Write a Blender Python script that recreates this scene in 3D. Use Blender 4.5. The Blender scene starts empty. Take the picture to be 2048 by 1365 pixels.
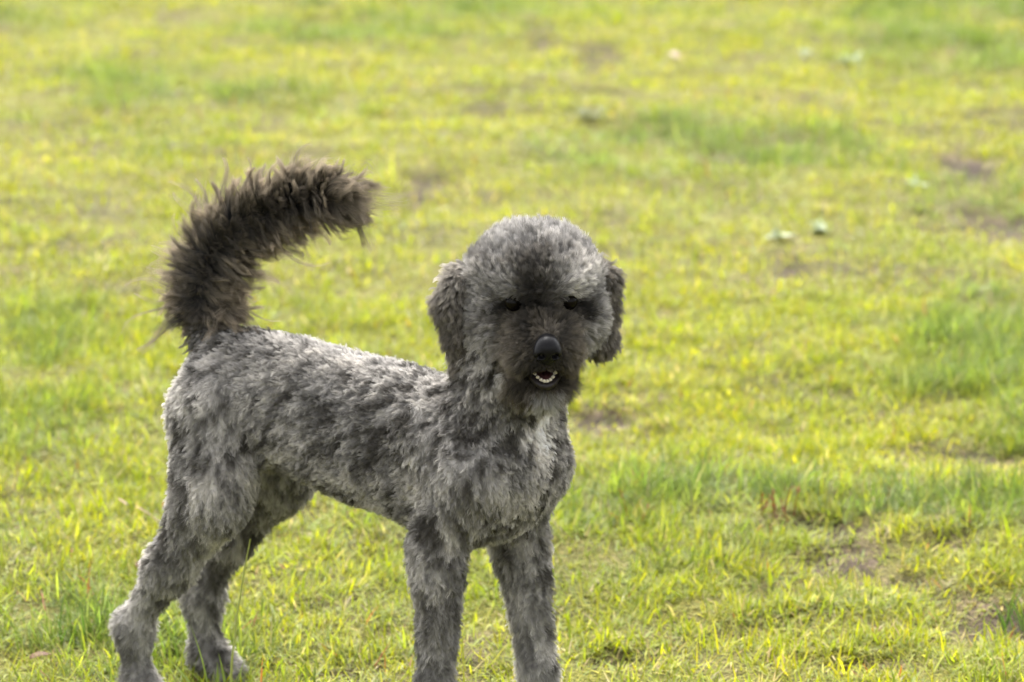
import bpy, math, random
import numpy as np
from mathutils import Vector, Matrix, kdtree

random.seed(7)
rng = np.random.default_rng(11)
scene = bpy.context.scene
col = scene.collection
R = math.radians

# ------------------------------------------------------------------ camera, sky, sun, exposure
cam_d = bpy.data.cameras.new('camera')
cam = bpy.data.objects.new('camera', cam_d)
col.objects.link(cam)
cam.location = (0.0717, -4.5568, 1.6481)
cam.rotation_euler = (R(90 - 13), 0, 0)
cam_d.sensor_width = 36.0
cam_d.lens = 36.0 * 6840 / 2048
cam_d.clip_start = 0.1
cam_d.clip_end = 2000
cam_d.dof.use_dof = True
cam_d.dof.focus_distance = 4.53
cam_d.dof.aperture_fstop = 5.3
scene.camera = cam

SUN_EL, SUN_AZ = R(52), R(-12)          # the sun stands behind the dog, a little to the left
world = bpy.data.worlds.new('World')
scene.world = world
world.use_nodes = True
wn = world.node_tree.nodes
sky = wn.new('ShaderNodeTexSky')
sky.sky_type = 'NISHITA'
sky.sun_disc = False
sky.sun_elevation = SUN_EL
sky.sun_rotation = SUN_AZ
sky.air_density = 1.0
sky.dust_density = 6.0
sky.ozone_density = 1.0
hs = wn.new('ShaderNodeHueSaturation')
hs.inputs['Saturation'].default_value = 0.12      # thin cloud takes the blue out of the sky
world.node_tree.links.new(sky.outputs[0], hs.inputs['Color'])
world.node_tree.links.new(hs.outputs[0], wn['Background'].inputs['Color'])
wn['Background'].inputs['Strength'].default_value = 0.15

sun_d = bpy.data.lights.new('sun', 'SUN')
sun = bpy.data.objects.new('sun', sun_d)
col.objects.link(sun)
sun_d.energy = 1.4
sun_d.angle = R(20)
sun_d.color = (1.0, 0.95, 0.87)
sdir = Vector((math.sin(SUN_AZ) * math.cos(SUN_EL), math.cos(SUN_AZ) * math.cos(SUN_EL), math.sin(SUN_EL)))
sun.rotation_euler = sdir.to_track_quat('Z', 'Y').to_euler()

vs = scene.view_settings
vs.view_transform = 'Standard'
vs.look = 'None'
vs.gamma = 1.0
vs.exposure = 2.38
scene.cycles.use_denoising = True
scene.cycles.max_bounces = 8
scene.cycles.use_adaptive_sampling = True
scene.cycles.adaptive_threshold = 0.015
scene.cycles.transmission_bounces = 6
scene.cycles.transparent_max_bounces = 16
scene.cycles.diffuse_bounces = 4
scene.cycles.glossy_bounces = 3
scene.cycles.sample_clamp_indirect = 6.0
try:
    scene.cycles_curves.shape = 'RIBBONS'
    scene.cycles_curves.subdivisions = 2
except Exception:
    pass


# ------------------------------------------------------------------ small numeric helpers
def unit(v):
    return v / np.maximum(np.linalg.norm(v, axis=-1, keepdims=True), 1e-9)


def sstep(a, b, x):
    t = np.clip((x - a) / (b - a), 0, 1)
    return t * t * (3 - 2 * t)


def lerp(a, b, w):
    return a + (b - a) * w


def vnoise(p, seed=0):
    """smooth value noise in 0..1 for points (N,3)"""
    i = np.floor(p).astype(np.int64)
    f = p - i
    f = f * f * (3 - 2 * f)
    out = np.zeros(len(p))
    for dx in (0, 1):
        for dy in (0, 1):
            for dz in (0, 1):
                h = ((i[:, 0] + dx) * 374761393 + (i[:, 1] + dy) * 668265263 + (i[:, 2] + dz) * 2147483647 + seed * 974634777) & 0xFFFFFFFF
                h = ((h ^ (h >> 13)) * 1274126177) & 0xFFFFFFFF
                h = ((h ^ (h >> 16)) * 2246822519) & 0xFFFFFFFF
                v = ((h ^ (h >> 15)) & 0xFFFFFF) / 0xFFFFFF
                w = (f[:, 0] if dx else 1 - f[:, 0]) * (f[:, 1] if dy else 1 - f[:, 1]) * (f[:, 2] if dz else 1 - f[:, 2])
                out += w * v
    return out


def fbm(p, seed=0, octv=3):
    s = np.zeros(len(p)); a = 0.5; t = 0
    for k in range(octv):
        s += a * vnoise(p * 2 ** k, seed + k * 17); t += a; a *= 0.5
    return s / t


def vnoise_vec(p, seed=0):
    return np.stack([vnoise(p, seed + k * 31) * 2 - 1 for k in range(3)], -1)


def tag(o, label=None, cat=None, group=None, kind=None):
    if label: o['label'] = label
    if cat: o['category'] = cat
    if group: o['group'] = group
    if kind: o['kind'] = kind
    return o


def link(o, parent=None):
    col.objects.link(o)
    if parent is not None:
        o.parent = parent
    return o


def empty(name, loc=(0, 0, 0), rz=0.0):
    o = bpy.data.objects.new(name, None)
    o.empty_display_size = 0.1
    o.location = loc
    o.rotation_euler = (0, 0, rz)
    return link(o)


def mesh_obj(name, verts, faces, mat, parent=None, smooth=True):
    me = bpy.data.meshes.new(name)
    me.from_pydata([tuple(map(float, v)) for v in verts], [], [tuple(map(int, f)) for f in faces])
    if smooth:
        me.polygons.foreach_set('use_smooth', [True] * len(me.polygons))
    me.update()
    if mat: me.materials.append(mat)
    return link(bpy.data.objects.new(name, me), parent)


# ------------------------------------------------------------------ materials
def new_mat(name):
    m = bpy.data.materials.new(name)
    m.use_nodes = True
    nt = m.node_tree
    for n in list(nt.nodes):
        nt.nodes.remove(n)
    out = nt.nodes.new('ShaderNodeOutputMaterial')
    return m, nt, out


def N(nt, t, **kw):
    n = nt.nodes.new(t)
    for k, v in kw.items():
        setattr(n, k, v)
    return n


def simple_mat(name, rgb, rough=0.5, spec=0.5, noise=0.0, scale=40.0, bump=0.0, coat=0.0):
    m, nt, out = new_mat(name)
    b = N(nt, 'ShaderNodeBsdfPrincipled')
    b.inputs['Roughness'].default_value = rough
    b.inputs['Specular IOR Level'].default_value = spec
    b.inputs['Coat Weight'].default_value = coat
    tc = N(nt, 'ShaderNodeTexCoord')
    nz = N(nt, 'ShaderNodeTexNoise')
    nz.inputs['Scale'].default_value = scale
    nz.inputs['Detail'].default_value = 4
    nt.links.new(tc.outputs['Object'], nz.inputs['Vector'])
    mx = N(nt, 'ShaderNodeMix', data_type='RGBA')
    mx.inputs['A'].default_value = (*[c * (1 - noise) for c in rgb], 1)
    mx.inputs['B'].default_value = (*[min(1, c * (1 + noise)) for c in rgb], 1)
    nt.links.new(nz.outputs['Fac'], mx.inputs['Factor'])
    nt.links.new(mx.outputs['Result'], b.inputs['Base Color'])
    if bump:
        bp = N(nt, 'ShaderNodeBump')
        bp.inputs['Strength'].default_value = bump
        bp.inputs['Distance'].default_value = 0.002
        nt.links.new(nz.outputs['Fac'], bp.inputs['Height'])
        nt.links.new(bp.outputs[0], b.inputs['Normal'])
    nt.links.new(b.outputs[0], out.inputs['Surface'])
    return m


def fur_material():
    m, nt, out = new_mat('dog_fur')
    ar = N(nt, 'ShaderNodeAttribute', attribute_name='root_tint')
    at = N(nt, 'ShaderNodeAttribute', attribute_name='tip_tint')
    hi = N(nt, 'ShaderNodeHairInfo')
    mr = N(nt, 'ShaderNodeMapRange')
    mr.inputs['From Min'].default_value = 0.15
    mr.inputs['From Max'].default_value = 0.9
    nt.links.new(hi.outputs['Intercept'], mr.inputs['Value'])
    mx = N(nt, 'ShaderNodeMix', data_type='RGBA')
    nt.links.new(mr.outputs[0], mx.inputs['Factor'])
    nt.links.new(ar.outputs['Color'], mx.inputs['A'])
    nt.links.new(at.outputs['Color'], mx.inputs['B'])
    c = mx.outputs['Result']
    df = N(nt, 'ShaderNodeBsdfDiffuse')
    tr = N(nt, 'ShaderNodeBsdfTranslucent')
    gl = N(nt, 'ShaderNodeBsdfHair', component='Reflection')
    gl.inputs['RoughnessU'].default_value = 0.35
    gl.inputs['RoughnessV'].default_value = 0.9
    gl.inputs['Color'].default_value = (0.9, 0.93, 1.0, 1)
    for n in (df, tr): nt.links.new(c, n.inputs['Color'])
    m1 = N(nt, 'ShaderNodeMixShader'); m1.inputs[0].default_value = 0.36
    nt.links.new(df.outputs[0], m1.inputs[1]); nt.links.new(tr.outputs[0], m1.inputs[2])
    m2 = N(nt, 'ShaderNodeMixShader'); m2.inputs[0].default_value = 0.018
    nt.links.new(m1.outputs[0], m2.inputs[1]); nt.links.new(gl.outputs[0], m2.inputs[2])
    nt.links.new(m2.outputs[0], out.inputs['Surface'])
    return m


def skin_material():
    m, nt, out = new_mat('dog_skin')
    a = N(nt, 'ShaderNodeAttribute', attribute_name='coat_tint')
    b = N(nt, 'ShaderNodeBsdfPrincipled')
    b.inputs['Roughness'].default_value = 0.8
    b.inputs['Specular IOR Level'].default_value = 0.2
    nt.links.new(a.outputs['Color'], b.inputs['Base Color'])
    nt.links.new(b.outputs[0], out.inputs['Surface'])
    return m


def leaf_material(name, rgb=None, trans=0.45, rough=0.55):
    """thin leaf: colour of its own, or each blade's own colour from the 'tint' attribute; lets light through"""
    m, nt, out = new_mat(name)
    if rgb is None:
        c = N(nt, 'ShaderNodeAttribute', attribute_name='tint').outputs['Color']
    else:
        tc = N(nt, 'ShaderNodeTexCoord')
        nz = N(nt, 'ShaderNodeTexNoise'); nz.inputs['Scale'].default_value = 60; nz.inputs['Detail'].default_value = 4
        nt.links.new(tc.outputs['Object'], nz.inputs['Vector'])
        mx = N(nt, 'ShaderNodeMix', data_type='RGBA')
        mx.inputs['A'].default_value = (*[k * 0.7 for k in rgb], 1)
        mx.inputs['B'].default_value = (*[k * 1.3 for k in rgb], 1)
        nt.links.new(nz.outputs['Fac'], mx.inputs['Factor'])
        c = mx.outputs['Result']
    b = N(nt, 'ShaderNodeBsdfPrincipled')
    b.inputs['Roughness'].default_value = rough
    b.inputs['Specular IOR Level'].default_value = 0.16
    t = N(nt, 'ShaderNodeBsdfTranslucent')
    g = N(nt, 'ShaderNodeHueSaturation')
    g.inputs['Saturation'].default_value = 1.1
    g.inputs['Value'].default_value = 1.25
    nt.links.new(c, g.inputs['Color'])
    nt.links.new(c, b.inputs['Base Color']); nt.links.new(g.outputs[0], t.inputs['Color'])
    ms = N(nt, 'ShaderNodeMixShader')
    ms.inputs['Fac'].default_value = trans
    nt.links.new(b.outputs[0], ms.inputs[1]); nt.links.new(t.outputs[0], ms.inputs[2])
    nt.links.new(ms.outputs[0], out.inputs['Surface'])
    return m


def ground_material():
    m, nt, out = new_mat('lawn_soil')
    geo = N(nt, 'ShaderNodeNewGeometry')
    n1 = N(nt, 'ShaderNodeTexNoise'); n1.inputs['Scale'].default_value = 14; n1.inputs['Detail'].default_value = 8
    n2 = N(nt, 'ShaderNodeTexNoise'); n2.inputs['Scale'].default_value = 130; n2.inputs['Detail'].default_value = 5
    n3 = N(nt, 'ShaderNodeTexVoronoi'); n3.inputs['Scale'].default_value = 170
    for n in (n1, n2, n3): nt.links.new(geo.outputs['Position'], n.inputs['Vector'])
    r1 = N(nt, 'ShaderNodeValToRGB')
    st = [(0.32, (0.028, 0.019, 0.012)), (0.5, (0.070, 0.050, 0.032)), (0.70, (0.17, 0.125, 0.088))]
    e = r1.color_ramp.elements; e.new(0.5)
    for k, (p, c) in enumerate(st): e[k].position = p; e[k].color = (*c, 1)
    nt.links.new(n1.outputs['Fac'], r1.inputs['Fac'])
    r2 = N(nt, 'ShaderNodeValToRGB')
    st = [(0.35, (0.45, 0.42, 0.4)), (0.6, (1.0, 1.0, 1.0)), (0.8, (1.5, 1.4, 1.25))]
    e = r2.color_ramp.elements; e.new(0.5)
    for k, (p, c) in enumerate(st): e[k].position = p; e[k].color = (*c, 1)
    nt.links.new(n2.outputs['Fac'], r2.inputs['Fac'])
    mu = N(nt, 'ShaderNodeMix', data_type='RGBA', blend_type='MULTIPLY')
    mu.inputs['Factor'].default_value = 1
    nt.links.new(r1.outputs[0], mu.inputs['A']); nt.links.new(r2.outputs[0], mu.inputs['B'])
    # far lawn, where single blades can no longer be told apart, is grass green; near it there is soil and thatch
    at = N(nt, 'ShaderNodeAttribute', attribute_name='turf')
    gr = N(nt, 'ShaderNodeValToRGB')
    st = [(0.3, (0.07, 0.075, 0.014)), (0.55, (0.15, 0.145, 0.020)), (0.8, (0.23, 0.20, 0.04))]
    e = gr.color_ramp.elements; e.new(0.5)
    for k, (p, c) in enumerate(st): e[k].position = p; e[k].color = (*c, 1)
    nt.links.new(n2.outputs['Fac'], gr.inputs['Fac'])
    mt = N(nt, 'ShaderNodeMix', data_type='RGBA')
    nt.links.new(at.outputs['Fac'], mt.inputs['Factor'])
    nt.links.new(mu.outputs['Result'], mt.inputs['A']); nt.links.new(gr.outputs[0], mt.inputs['B'])
    b = N(nt, 'ShaderNodeBsdfPrincipled')
    b.inputs['Roughness'].default_value = 0.95
    b.inputs['Specular IOR Level'].default_value = 0.15
    nt.links.new(mt.outputs['Result'], b.inputs['Base Color'])
    bp = N(nt, 'ShaderNodeBump'); bp.inputs['Strength'].default_value = 1.0; bp.inputs['Distance'].default_value = 0.012
    ad = N(nt, 'ShaderNodeMath', operation='ADD')
    nt.links.new(n2.outputs['Fac'], ad.inputs[0]); nt.links.new(n3.outputs['Distance'], ad.inputs[1])
    nt.links.new(ad.outputs[0], bp.inputs['Height']); nt.links.new(bp.outputs[0], b.inputs['Normal'])
    nt.links.new(b.outputs[0], out.inputs['Surface'])
    return m


M_FUR = fur_material()
M_SKIN = skin_material()
M_SOIL = ground_material()
YEL = [(0.0, (0.120, 0.165, 0.018)), (0.45, (0.220, 0.234, 0.019)), (0.80, (0.325, 0.292, 0.030)), (0.88, (0.31, 0.25, 0.09)), (0.97, (0.28, 0.22, 0.12)), (1.0, (0.22, 0.085, 0.03))]
GRN = [(0.0, (0.060, 0.100, 0.020)), (0.45, (0.112, 0.158, 0.032)), (0.80, (0.175, 0.210, 0.058)), (0.92, (0.20, 0.22, 0.08)), (0.98, (0.26, 0.21, 0.11)), (1.0, (0.20, 0.09, 0.04))]
M_GRASS = leaf_material('lawn_grass')

# ------------------------------------------------------------------ the lawn
BARE = [  # x, y, rx, ry, strength: worn spots of soil in the turf
    (0.57, 1.12, .13, .07, 1), (0.64, 0.95, .10, .13, 1), (0.70, 0.83, .12, .07, .8), (0.84, 0.62, .13, .14, .95), (0.78, 0.72, .08, .07, .7), (0.66, 0.55, .07, .04, .7), (0.33, 0.62, .05, .04, .7), (0.52, 0.72, .07, .04, .6), (1.30, 3.92, .19, .22, .95), (0.73, 3.30, .065, .20, 1), (1.33, 4.80, .08, .28, 1),
    (0.18, 7.2, .06, .35, .9), (0.35, 6.75, .10, .4, .8), (-0.16, 4.40, .07, .24, .9), (0.26, 1.92, .10, .16, 1), (0.30, 1.78, .10, .05, .7),
    (0.92, 1.65, .14, .12, .95), (0.42, 1.18, .06, .05, .8), (-1.12, 4.99, .10, .2, .6), (-0.3, 1.16, .07, .08, .6), (-0.17, 0.35, .06, .04, .6),
    (0.38, 2.79, .10, .12, .6), (-0.78, 1.29, .10, .06, .7), (-0.44, 0.75, .06, .05, .7), (-0.47, 0.42, .06, .04, .8), (-0.84, 3.1, .10, .12, .6),
    (0.81, 1.01, .08, .04, .8), (0.24, 0.4, .06, .04, .8), (0.43, 0.54, .08, .05, .6), (0.62, 0.37, .09, .04, .9), (0.75, 0.45, .07, .04, .7), (1.65, 2.6, .2, .15, .8), (-1.5, 2.2, .2, .2, .7),
    (-0.62, 0.38, .05, .03, .7), (-0.1, 0.55, .05, .04, .5), (0.12, 0.8, .06, .05, .5), (0.50, 0.40, .05, .03, .6), (0.0, 5.6, .08, .15, .5), (0.9, 5.9, .08, .2, .4), (1.6, 5.5, .2, .2, .6)]
LUSH = [  # x, y, rx, ry, strength: deeper green, taller grass
    (-0.53, 7.35, .45, .5, 1), (-1.11, 6.19, .28, .45, .9), (-0.75, 5.9, .3, .3, .75), (0.68, 5.07, .5, .42, 1), (0.35, 4.8, .25, .25, .7), (1.55, 7.2, .4, .7, .95), (1.9, 8.2, .6, .5, 1), (1.4, 4.25, .25, .4, .9),
    (1.12, 2.5, .22, .6, .85), (1.15, 3.1, .15, .4, .6), (-0.94, 2.74, .16, .35, .7), (-0.84, 1.67, .16, .35, .45), (0.79, 1.22, .24, .14, 1.0), (0.50, 1.36, .26, .12, .8), (0.08, 8.1, .7, .5, .8), (-0.49, 5.6, .2, .2, .4),
    (-0.62, 0.55, .12, .12, .5), (2.2, 3.5, .5, .7, .7), (-2.2, 4.5, .6, .7, .6), (0.30, 1.25, .2, .1, .5), (-1.7, 7.6, .4, .6, .4), (0.66, 2.0, .2, .25, .25)]


def field(x, y, blobs, seed, amp=0.6):
    p = np.stack([x, y, np.zeros_like(x)], -1)
    w = fbm(p * 9.0, seed) - 0.5
    w2 = fbm(p * np.array([3.0, 2.0, 1.0]), seed + 5) - 0.5
    s = np.zeros_like(x)
    for bx, by, rx, ry, k in blobs:
        d = np.sqrt(((x - bx) / rx) ** 2 + ((y - by) / ry) ** 2)
        s = np.maximum(s, k * (1 - sstep(0.45, 1.35, d + (w * 2 + w2) * amp)))
    return s


def height(x, y):
    p = np.stack([x, y, np.zeros_like(x)], -1)
    flat = sstep(0.15, 0.9, np.hypot(x + 0.15, y - 0.1))
    near = 1 - sstep(9, 20, np.hypot(x, y))
    h = (fbm(p * 1.6, 3) - 0.5) * 0.06 * flat + (fbm(p * 14, 9) - 0.5) * 0.018
    h -= 0.014 * field(x, y, BARE, 21)
    return h * near


def axis_coords():
    a = list(np.arange(-3.0, 3.0001, 0.03))
    s = 0.03; v = 3.0; ext = []
    while v < 900:
        s *= 1.22; v += s; ext.append(v)
    return np.array([-e for e in reversed(ext)] + a + ext)


gx = axis_coords()
gy = np.concatenate([axis_coords()[axis_coords() < -2.99], np.arange(-3.0, 9.0, 0.04), axis_coords()[axis_coords() > 2.99] + 6.0])
X, Y = np.meshgrid(gx, gy)
Z = height(X.ravel(), Y.ravel())
V = np.stack([X.ravel(), Y.ravel(), Z], -1)
nx, ny = len(gx), len(gy)
ii = (np.arange(ny - 1)[:, None] * nx + np.arange(nx - 1)[None, :]).ravel()
Fq = np.stack([ii, ii + 1, ii + nx + 1, ii + nx], -1)
me = bpy.data.meshes.new('ground')
me.vertices.add(len(V)); me.vertices.foreach_set('co', V.astype(np.float32).ravel())
me.loops.add(Fq.size); me.loops.foreach_set('vertex_index', Fq.astype(np.int32).ravel())
me.polygons.add(len(Fq)); me.polygons.foreach_set('loop_start', np.arange(0, Fq.size, 4, dtype=np.int32))
me.polygons.foreach_set('use_smooth', np.ones(len(Fq), dtype=bool))
me.update(calc_edges=True)
turf = me.attributes.new('turf', 'FLOAT', 'POINT')
tv = np.maximum(sstep(6.5, 13.0, np.hypot(V[:, 0], V[:, 1] - 2.0)) * 0.95, 1.3 * fbm(V * 6, 77) * (1 - field(V[:, 0], V[:, 1], BARE, 21)))
turf.data.foreach_set('value', np.clip(tv, 0, 1).astype(np.float32))
me.materials.append(M_SOIL)
ground = link(bpy.data.objects.new('ground', me))
tag(ground, 'pale brown soil of the lawn showing through worn grass', 'ground', kind='structure')


# ------------------------------------------------------------------ grass blades
def ramp(st, x):
    ps = np.array([a for a, _ in st]); cs = np.array([c for _, c in st])
    return np.stack([np.interp(x, ps, cs[:, k]) for k in range(3)], -1)


def in_view(x, y, m):
    d = y + 4.557
    return np.abs(x - 0.07) < (0.1497 * np.sqrt(d * d + 2.7)) * 1.0 + m


def sow(n_clump, box, per, segs, seed, inside=True, wide=1.0, spread=0.024):
    """blades in small clumps over a box; returns vertices (n, 2*segs+1, 3) and colours (n, 3)"""
    x, y = rng.uniform(box[0], box[1], n_clump), rng.uniform(box[2], box[3], n_clump)
    ok = in_view(x, y, 0.30)
    if not inside: ok = ~ok
    x, y = x[ok], y[ok]
    gp = np.stack([x, y, np.zeros_like(x)], -1)
    bare = field(x, y, BARE, 21)
    thin = np.maximum(sstep(0.53, 0.66, fbm(gp * 6.5, 41)) * 0.6, sstep(0.54, 0.66, fbm(gp * 21, 43)) * 0.9)
    ok = rng.random(len(x)) > np.maximum(bare * 0.95, thin)
    x, y, bare, gp = x[ok], y[ok], bare[ok], gp[ok]
    n0 = len(x)
    lush = field(x, y, LUSH, 55, 0.8) * 0.9 + (fbm(gp * 2.2, 71) - 0.5) * 0.9 + (fbm(gp * 11, 72) - 0.5) * 0.6 + rng.normal(0, 0.12, n0) + 0.10 + 0.24 * (1 - sstep(0.3, 2.6, y))
    lush = np.clip(lush, 0, 1)
    tall = rng.random(n0) < np.clip(0.03 + 0.5 * (lush - 0.45), 0.015, 0.35)
    caz = rng.uniform(0, 6.283, n0); cval = np.exp(rng.normal(0, 0.16, n0)); cmix = rng.uniform(0, 1, n0)
    k = np.repeat(np.arange(n0), per)
    n = len(k)
    bx = x[k] + rng.normal(0, spread, n); by = y[k] + rng.normal(0, spread, n)
    tl = tall[k]
    az = np.where(rng.random(n) < 0.4, caz[k] + rng.normal(0, 0.7, n), rng.uniform(0, 6.283, n))
    L = np.where(tl, rng.uniform(0.035, 0.080, n), rng.uniform(0.016, 0.056, n)) * (1 - 0.35 * bare[k]) * (0.85 + 0.35 * lush[k])
    W = rng.uniform(0.0014, 0.0036, n) * wide
    lean = np.where(tl, np.abs(rng.normal(0.25, 0.32, n)), np.minimum(1.45, np.abs(rng.normal(1.0, 0.38, n))))
    bend = np.where(tl, rng.uniform(0.2, 1.4, n), rng.uniform(-0.3, 0.9, n))
    mix = np.clip(0.55 * rng.random(n) + 0.30 * cmix[k], 0, 0.84)
    dry = rng.random(n)
    pd = 0.035 + 0.10 * (bare[k] > 0.15) + 0.03 * (1 - lush[k])
    mix = np.where(dry < pd, rng.uniform(0.86, 0.97, n), mix)
    mix = np.where(dry > 0.9945, 1.0, mix)
    c = lerp(ramp(YEL, mix), ramp(GRN, mix), np.clip(lush[k] + rng.normal(0, .1, n), 0, 1)[:, None]) * (cval[k] * np.exp(rng.normal(0, 0.14, n)))[:, None]
    z0 = height(bx, by)
    d = np.stack([np.cos(az), np.sin(az), np.zeros(n)], -1)
    tw = az + rng.uniform(-0.7, 0.7, n)
    sd = np.stack([-np.sin(tw), np.cos(tw), np.zeros(n)], -1)
    prof = {3: [0.75, 1.0, 0.7], 2: [0.85, 0.9]}[segs]
    out = np.zeros((n, 2 * segs + 1, 3))
    p = np.stack([bx, by, z0 - 0.003], -1)
    for q in range(segs + 1):
        if q == segs:
            out[:, 2 * segs] = p
        else:
            w = (prof[q] * W * 0.5)[:, None]
            out[:, 2 * q] = p - sd * w; out[:, 2 * q + 1] = p + sd * w
        a = lean + bend * (q + 0.5) / segs
        p = p + (d * np.sin(a)[:, None] + np.array([0, 0, 1.0]) * np.cos(a)[:, None]) * (L / segs)[:, None]
        p[:, 2] = np.maximum(p[:, 2], z0 + 0.002)
    return out, c


def grass_mesh(batches):
    vs_, cs_, tri_ = [], [], []
    o = 0
    for v, c in batches:
        n, m, _ = v.shape
        segs = (m - 1) // 2
        t = []
        for q in range(segs - 1):
            t += [(2 * q, 2 * q + 1, 2 * q + 3), (2 * q, 2 * q + 3, 2 * q + 2)]
        t.append((2 * segs - 2, 2 * segs - 1, 2 * segs))
        t = np.array(t)
        tri_.append((t[None] + (o + m * np.arange(n))[:, None, None]).reshape(-1, 3))
        vs_.append(v.reshape(-1, 3)); cs_.append(np.repeat(c, m, 0)); o += n * m
    v = np.concatenate(vs_); c = np.concatenate(cs_); t = np.concatenate(tri_)
    me = bpy.data.meshes.new('grass')
    me.vertices.add(len(v)); me.vertices.foreach_set('co', v.astype(np.float32).ravel())
    me.loops.add(t.size); me.loops.foreach_set('vertex_index', t.astype(np.int32).ravel())
    me.polygons.add(len(t)); me.polygons.foreach_set('loop_start', np.arange(0, t.size, 3, dtype=np.int32))
    me.polygons.foreach_set('use_smooth', np.ones(len(t), dtype=bool))
    me.update(calc_edges=True)
    a = me.attributes.new('tint', 'FLOAT_COLOR', 'POINT')
    a.data.foreach_set('color', np.concatenate([np.clip(c, 0, 1), np.ones((len(c), 1))], 1).astype(np.float32).ravel())
    me.materials.append(M_GRASS)
    return me


grass = link(bpy.data.objects.new('grass', grass_mesh([
    sow(28000, (-1.9, 2.1, -0.6, 3.0), 21, 3, 1),
    sow(23500, (-2.9, 3.1, 3.0, 9.6), 16, 2, 2, wide=1.45, spread=0.034),
    sow(17000, (-3.6, 3.8, -2.2, 3.0), 10, 2, 3, inside=False, wide=1.6, spread=0.04),
    sow(12000, (-5.0, 5.2, 3.0, 9.6), 10, 2, 4, inside=False, wide=2.2, spread=0.05),
    sow(6000, (-5.5, 5.7, 9.6, 15.0), 9, 2, 5, wide=2.6, spread=0.06)])))
tag(grass, 'short yellow-green lawn grass around and behind the dog', 'grass', kind='stuff')

# ------------------------------------------------------------------ the dog: anatomy as one implicit body
# body frame: x forward, y to the dog's left, z up, origin on the ground between the front paws
DOG_RZ = R(-31)


def rot(yaw, pitch, roll=0.0):
    return np.array((Matrix.Rotation(yaw, 3, 'Z') @ Matrix.Rotation(pitch, 3, 'Y') @ Matrix.Rotation(roll, 3, 'X')))


HEAD_O = np.array([0.122, 0.0, 0.685])
HEAD_R = rot(R(-53.2), R(8.3), R(0))            # columns: forward, left, up of the head in body coordinates


def hd(p):
    return HEAD_O + HEAD_R @ np.array(p, float)


def d_cone(p, a, b, ra, rb):
    a = np.array(a, float); b = np.array(b, float)
    ab = b - a
    t = np.clip(((p - a) @ ab) / max(ab @ ab, 1e-9), 0, 1)
    t = t.astype(np.float32)
    return np.linalg.norm(p - a - t[:, None] * ab, axis=1) - (ra + (rb - ra) * t)


def d_ell(p, c, r, M=None):
    q = p - np.array(c, float)
    if M is not None: q = q @ M
    r = np.array(r, float)
    k0 = np.linalg.norm(q / r, axis=1)
    k1 = np.linalg.norm(q / (r * r), axis=1)
    return k0 * (k0 - 1.0) / np.maximum(k1, 1e-6)


def smin(a, b, k):
    h = np.maximum(k - np.abs(a - b), 0) / k
    return np.minimum(a, b) - h * h * k * 0.25


PR = {}     # region -> list of primitives ('c', a, b, ra, rb) or ('e', centre, radii, frame)
PR['torso'] = [
    ('e', (0.005, 0, 0.420), (0.125, 0.087, 0.106), None),
    ('e', (-0.13, 0, 0.447), (0.16, 0.082, 0.102), None),
    ('e', (-0.27, 0, 0.473), (0.13, 0.072, 0.090), None),
    ('e', (-0.365, 0, 0.482), (0.085, 0.074, 0.082), rot(0, R(14))),
    ('c', (-0.39, -0.042, 0.46), (-0.412, -0.047, 0.452), 0.043, 0.033),
    ('c', (-0.39, 0.042, 0.46), (-0.412, 0.047, 0.452), 0.043, 0.033),
    ('c', (0.06, 0, 0.43), (0.085, 0, 0.435), 0.075, 0.055),
    ('c', (-0.04, -0.025, 0.508), (-0.08, -0.02, 0.508), 0.022, 0.02),
    ('c', (0.03, -0.004, 0.460), (0.102, -0.010, 0.585), 0.072, 0.053),
    ('c', (0.102, -0.010, 0.585), tuple(hd((-0.02, 0, -0.02))), 0.053, 0.056),
]
PR['right_foreleg'] = [
    ('c', (-0.025, -0.050, 0.474), (0.062, -0.072, 0.425), 0.040, 0.042),
    ('c', (0.062, -0.072, 0.425), (0.012, -0.078, 0.33), 0.043, 0.034),
    ('c', (-0.008, -0.084, 0.318), (0.008, -0.084, 0.28), 0.018, 0.026),
    ('c', (0.020, -0.083, 0.30), (0.008, -0.080, 0.12), 0.031, 0.0205),
    ('c', (0.006, -0.080, 0.12), (0.010, -0.079, 0.05), 0.0215, 0.020),
]
PR['left_foreleg'] = [
    ('c', (-0.01, 0.052, 0.472), (0.085, 0.064, 0.42), 0.042, 0.039),
    ('c', (0.085, 0.064, 0.42), (0.085, 0.045, 0.50), 0.038, 0.042),
    ('c', (0.085, 0.064, 0.42), (0.040, 0.082, 0.325), 0.038, 0.037),
    ('c', (0.022, 0.086, 0.308), (0.040, 0.085, 0.275), 0.020, 0.028),
    ('c', (0.050, 0.084, 0.295), (0.080, 0.076, 0.115), 0.036, 0.0215),
    ('c', (0.080, 0.076, 0.115), (0.088, 0.075, 0.05), 0.022, 0.020),
]
PR['right_hindleg'] = [
    ('c', (-0.368, -0.046, 0.46), (-0.358, -0.076, 0.37), 0.062, 0.046),
    ('c', (-0.358, -0.076, 0.37), (-0.355, -0.084, 0.335), 0.046, 0.039),
    ('c', (-0.395, -0.060, 0.43), (-0.394, -0.078, 0.33), 0.036, 0.032),
    ('c', (-0.362, -0.086, 0.335), (-0.437, -0.087, 0.23), 0.044, 0.030),
    ('c', (-0.435, -0.087, 0.23), (-0.505, -0.085, 0.135), 0.027, 0.0175),
    ('c', (-0.517, -0.085, 0.128), (-0.506, -0.085, 0.118), 0.013, 0.0165),
    ('c', (-0.506, -0.085, 0.120), (-0.500, -0.085, 0.04), 0.0175, 0.0165),
]
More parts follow.
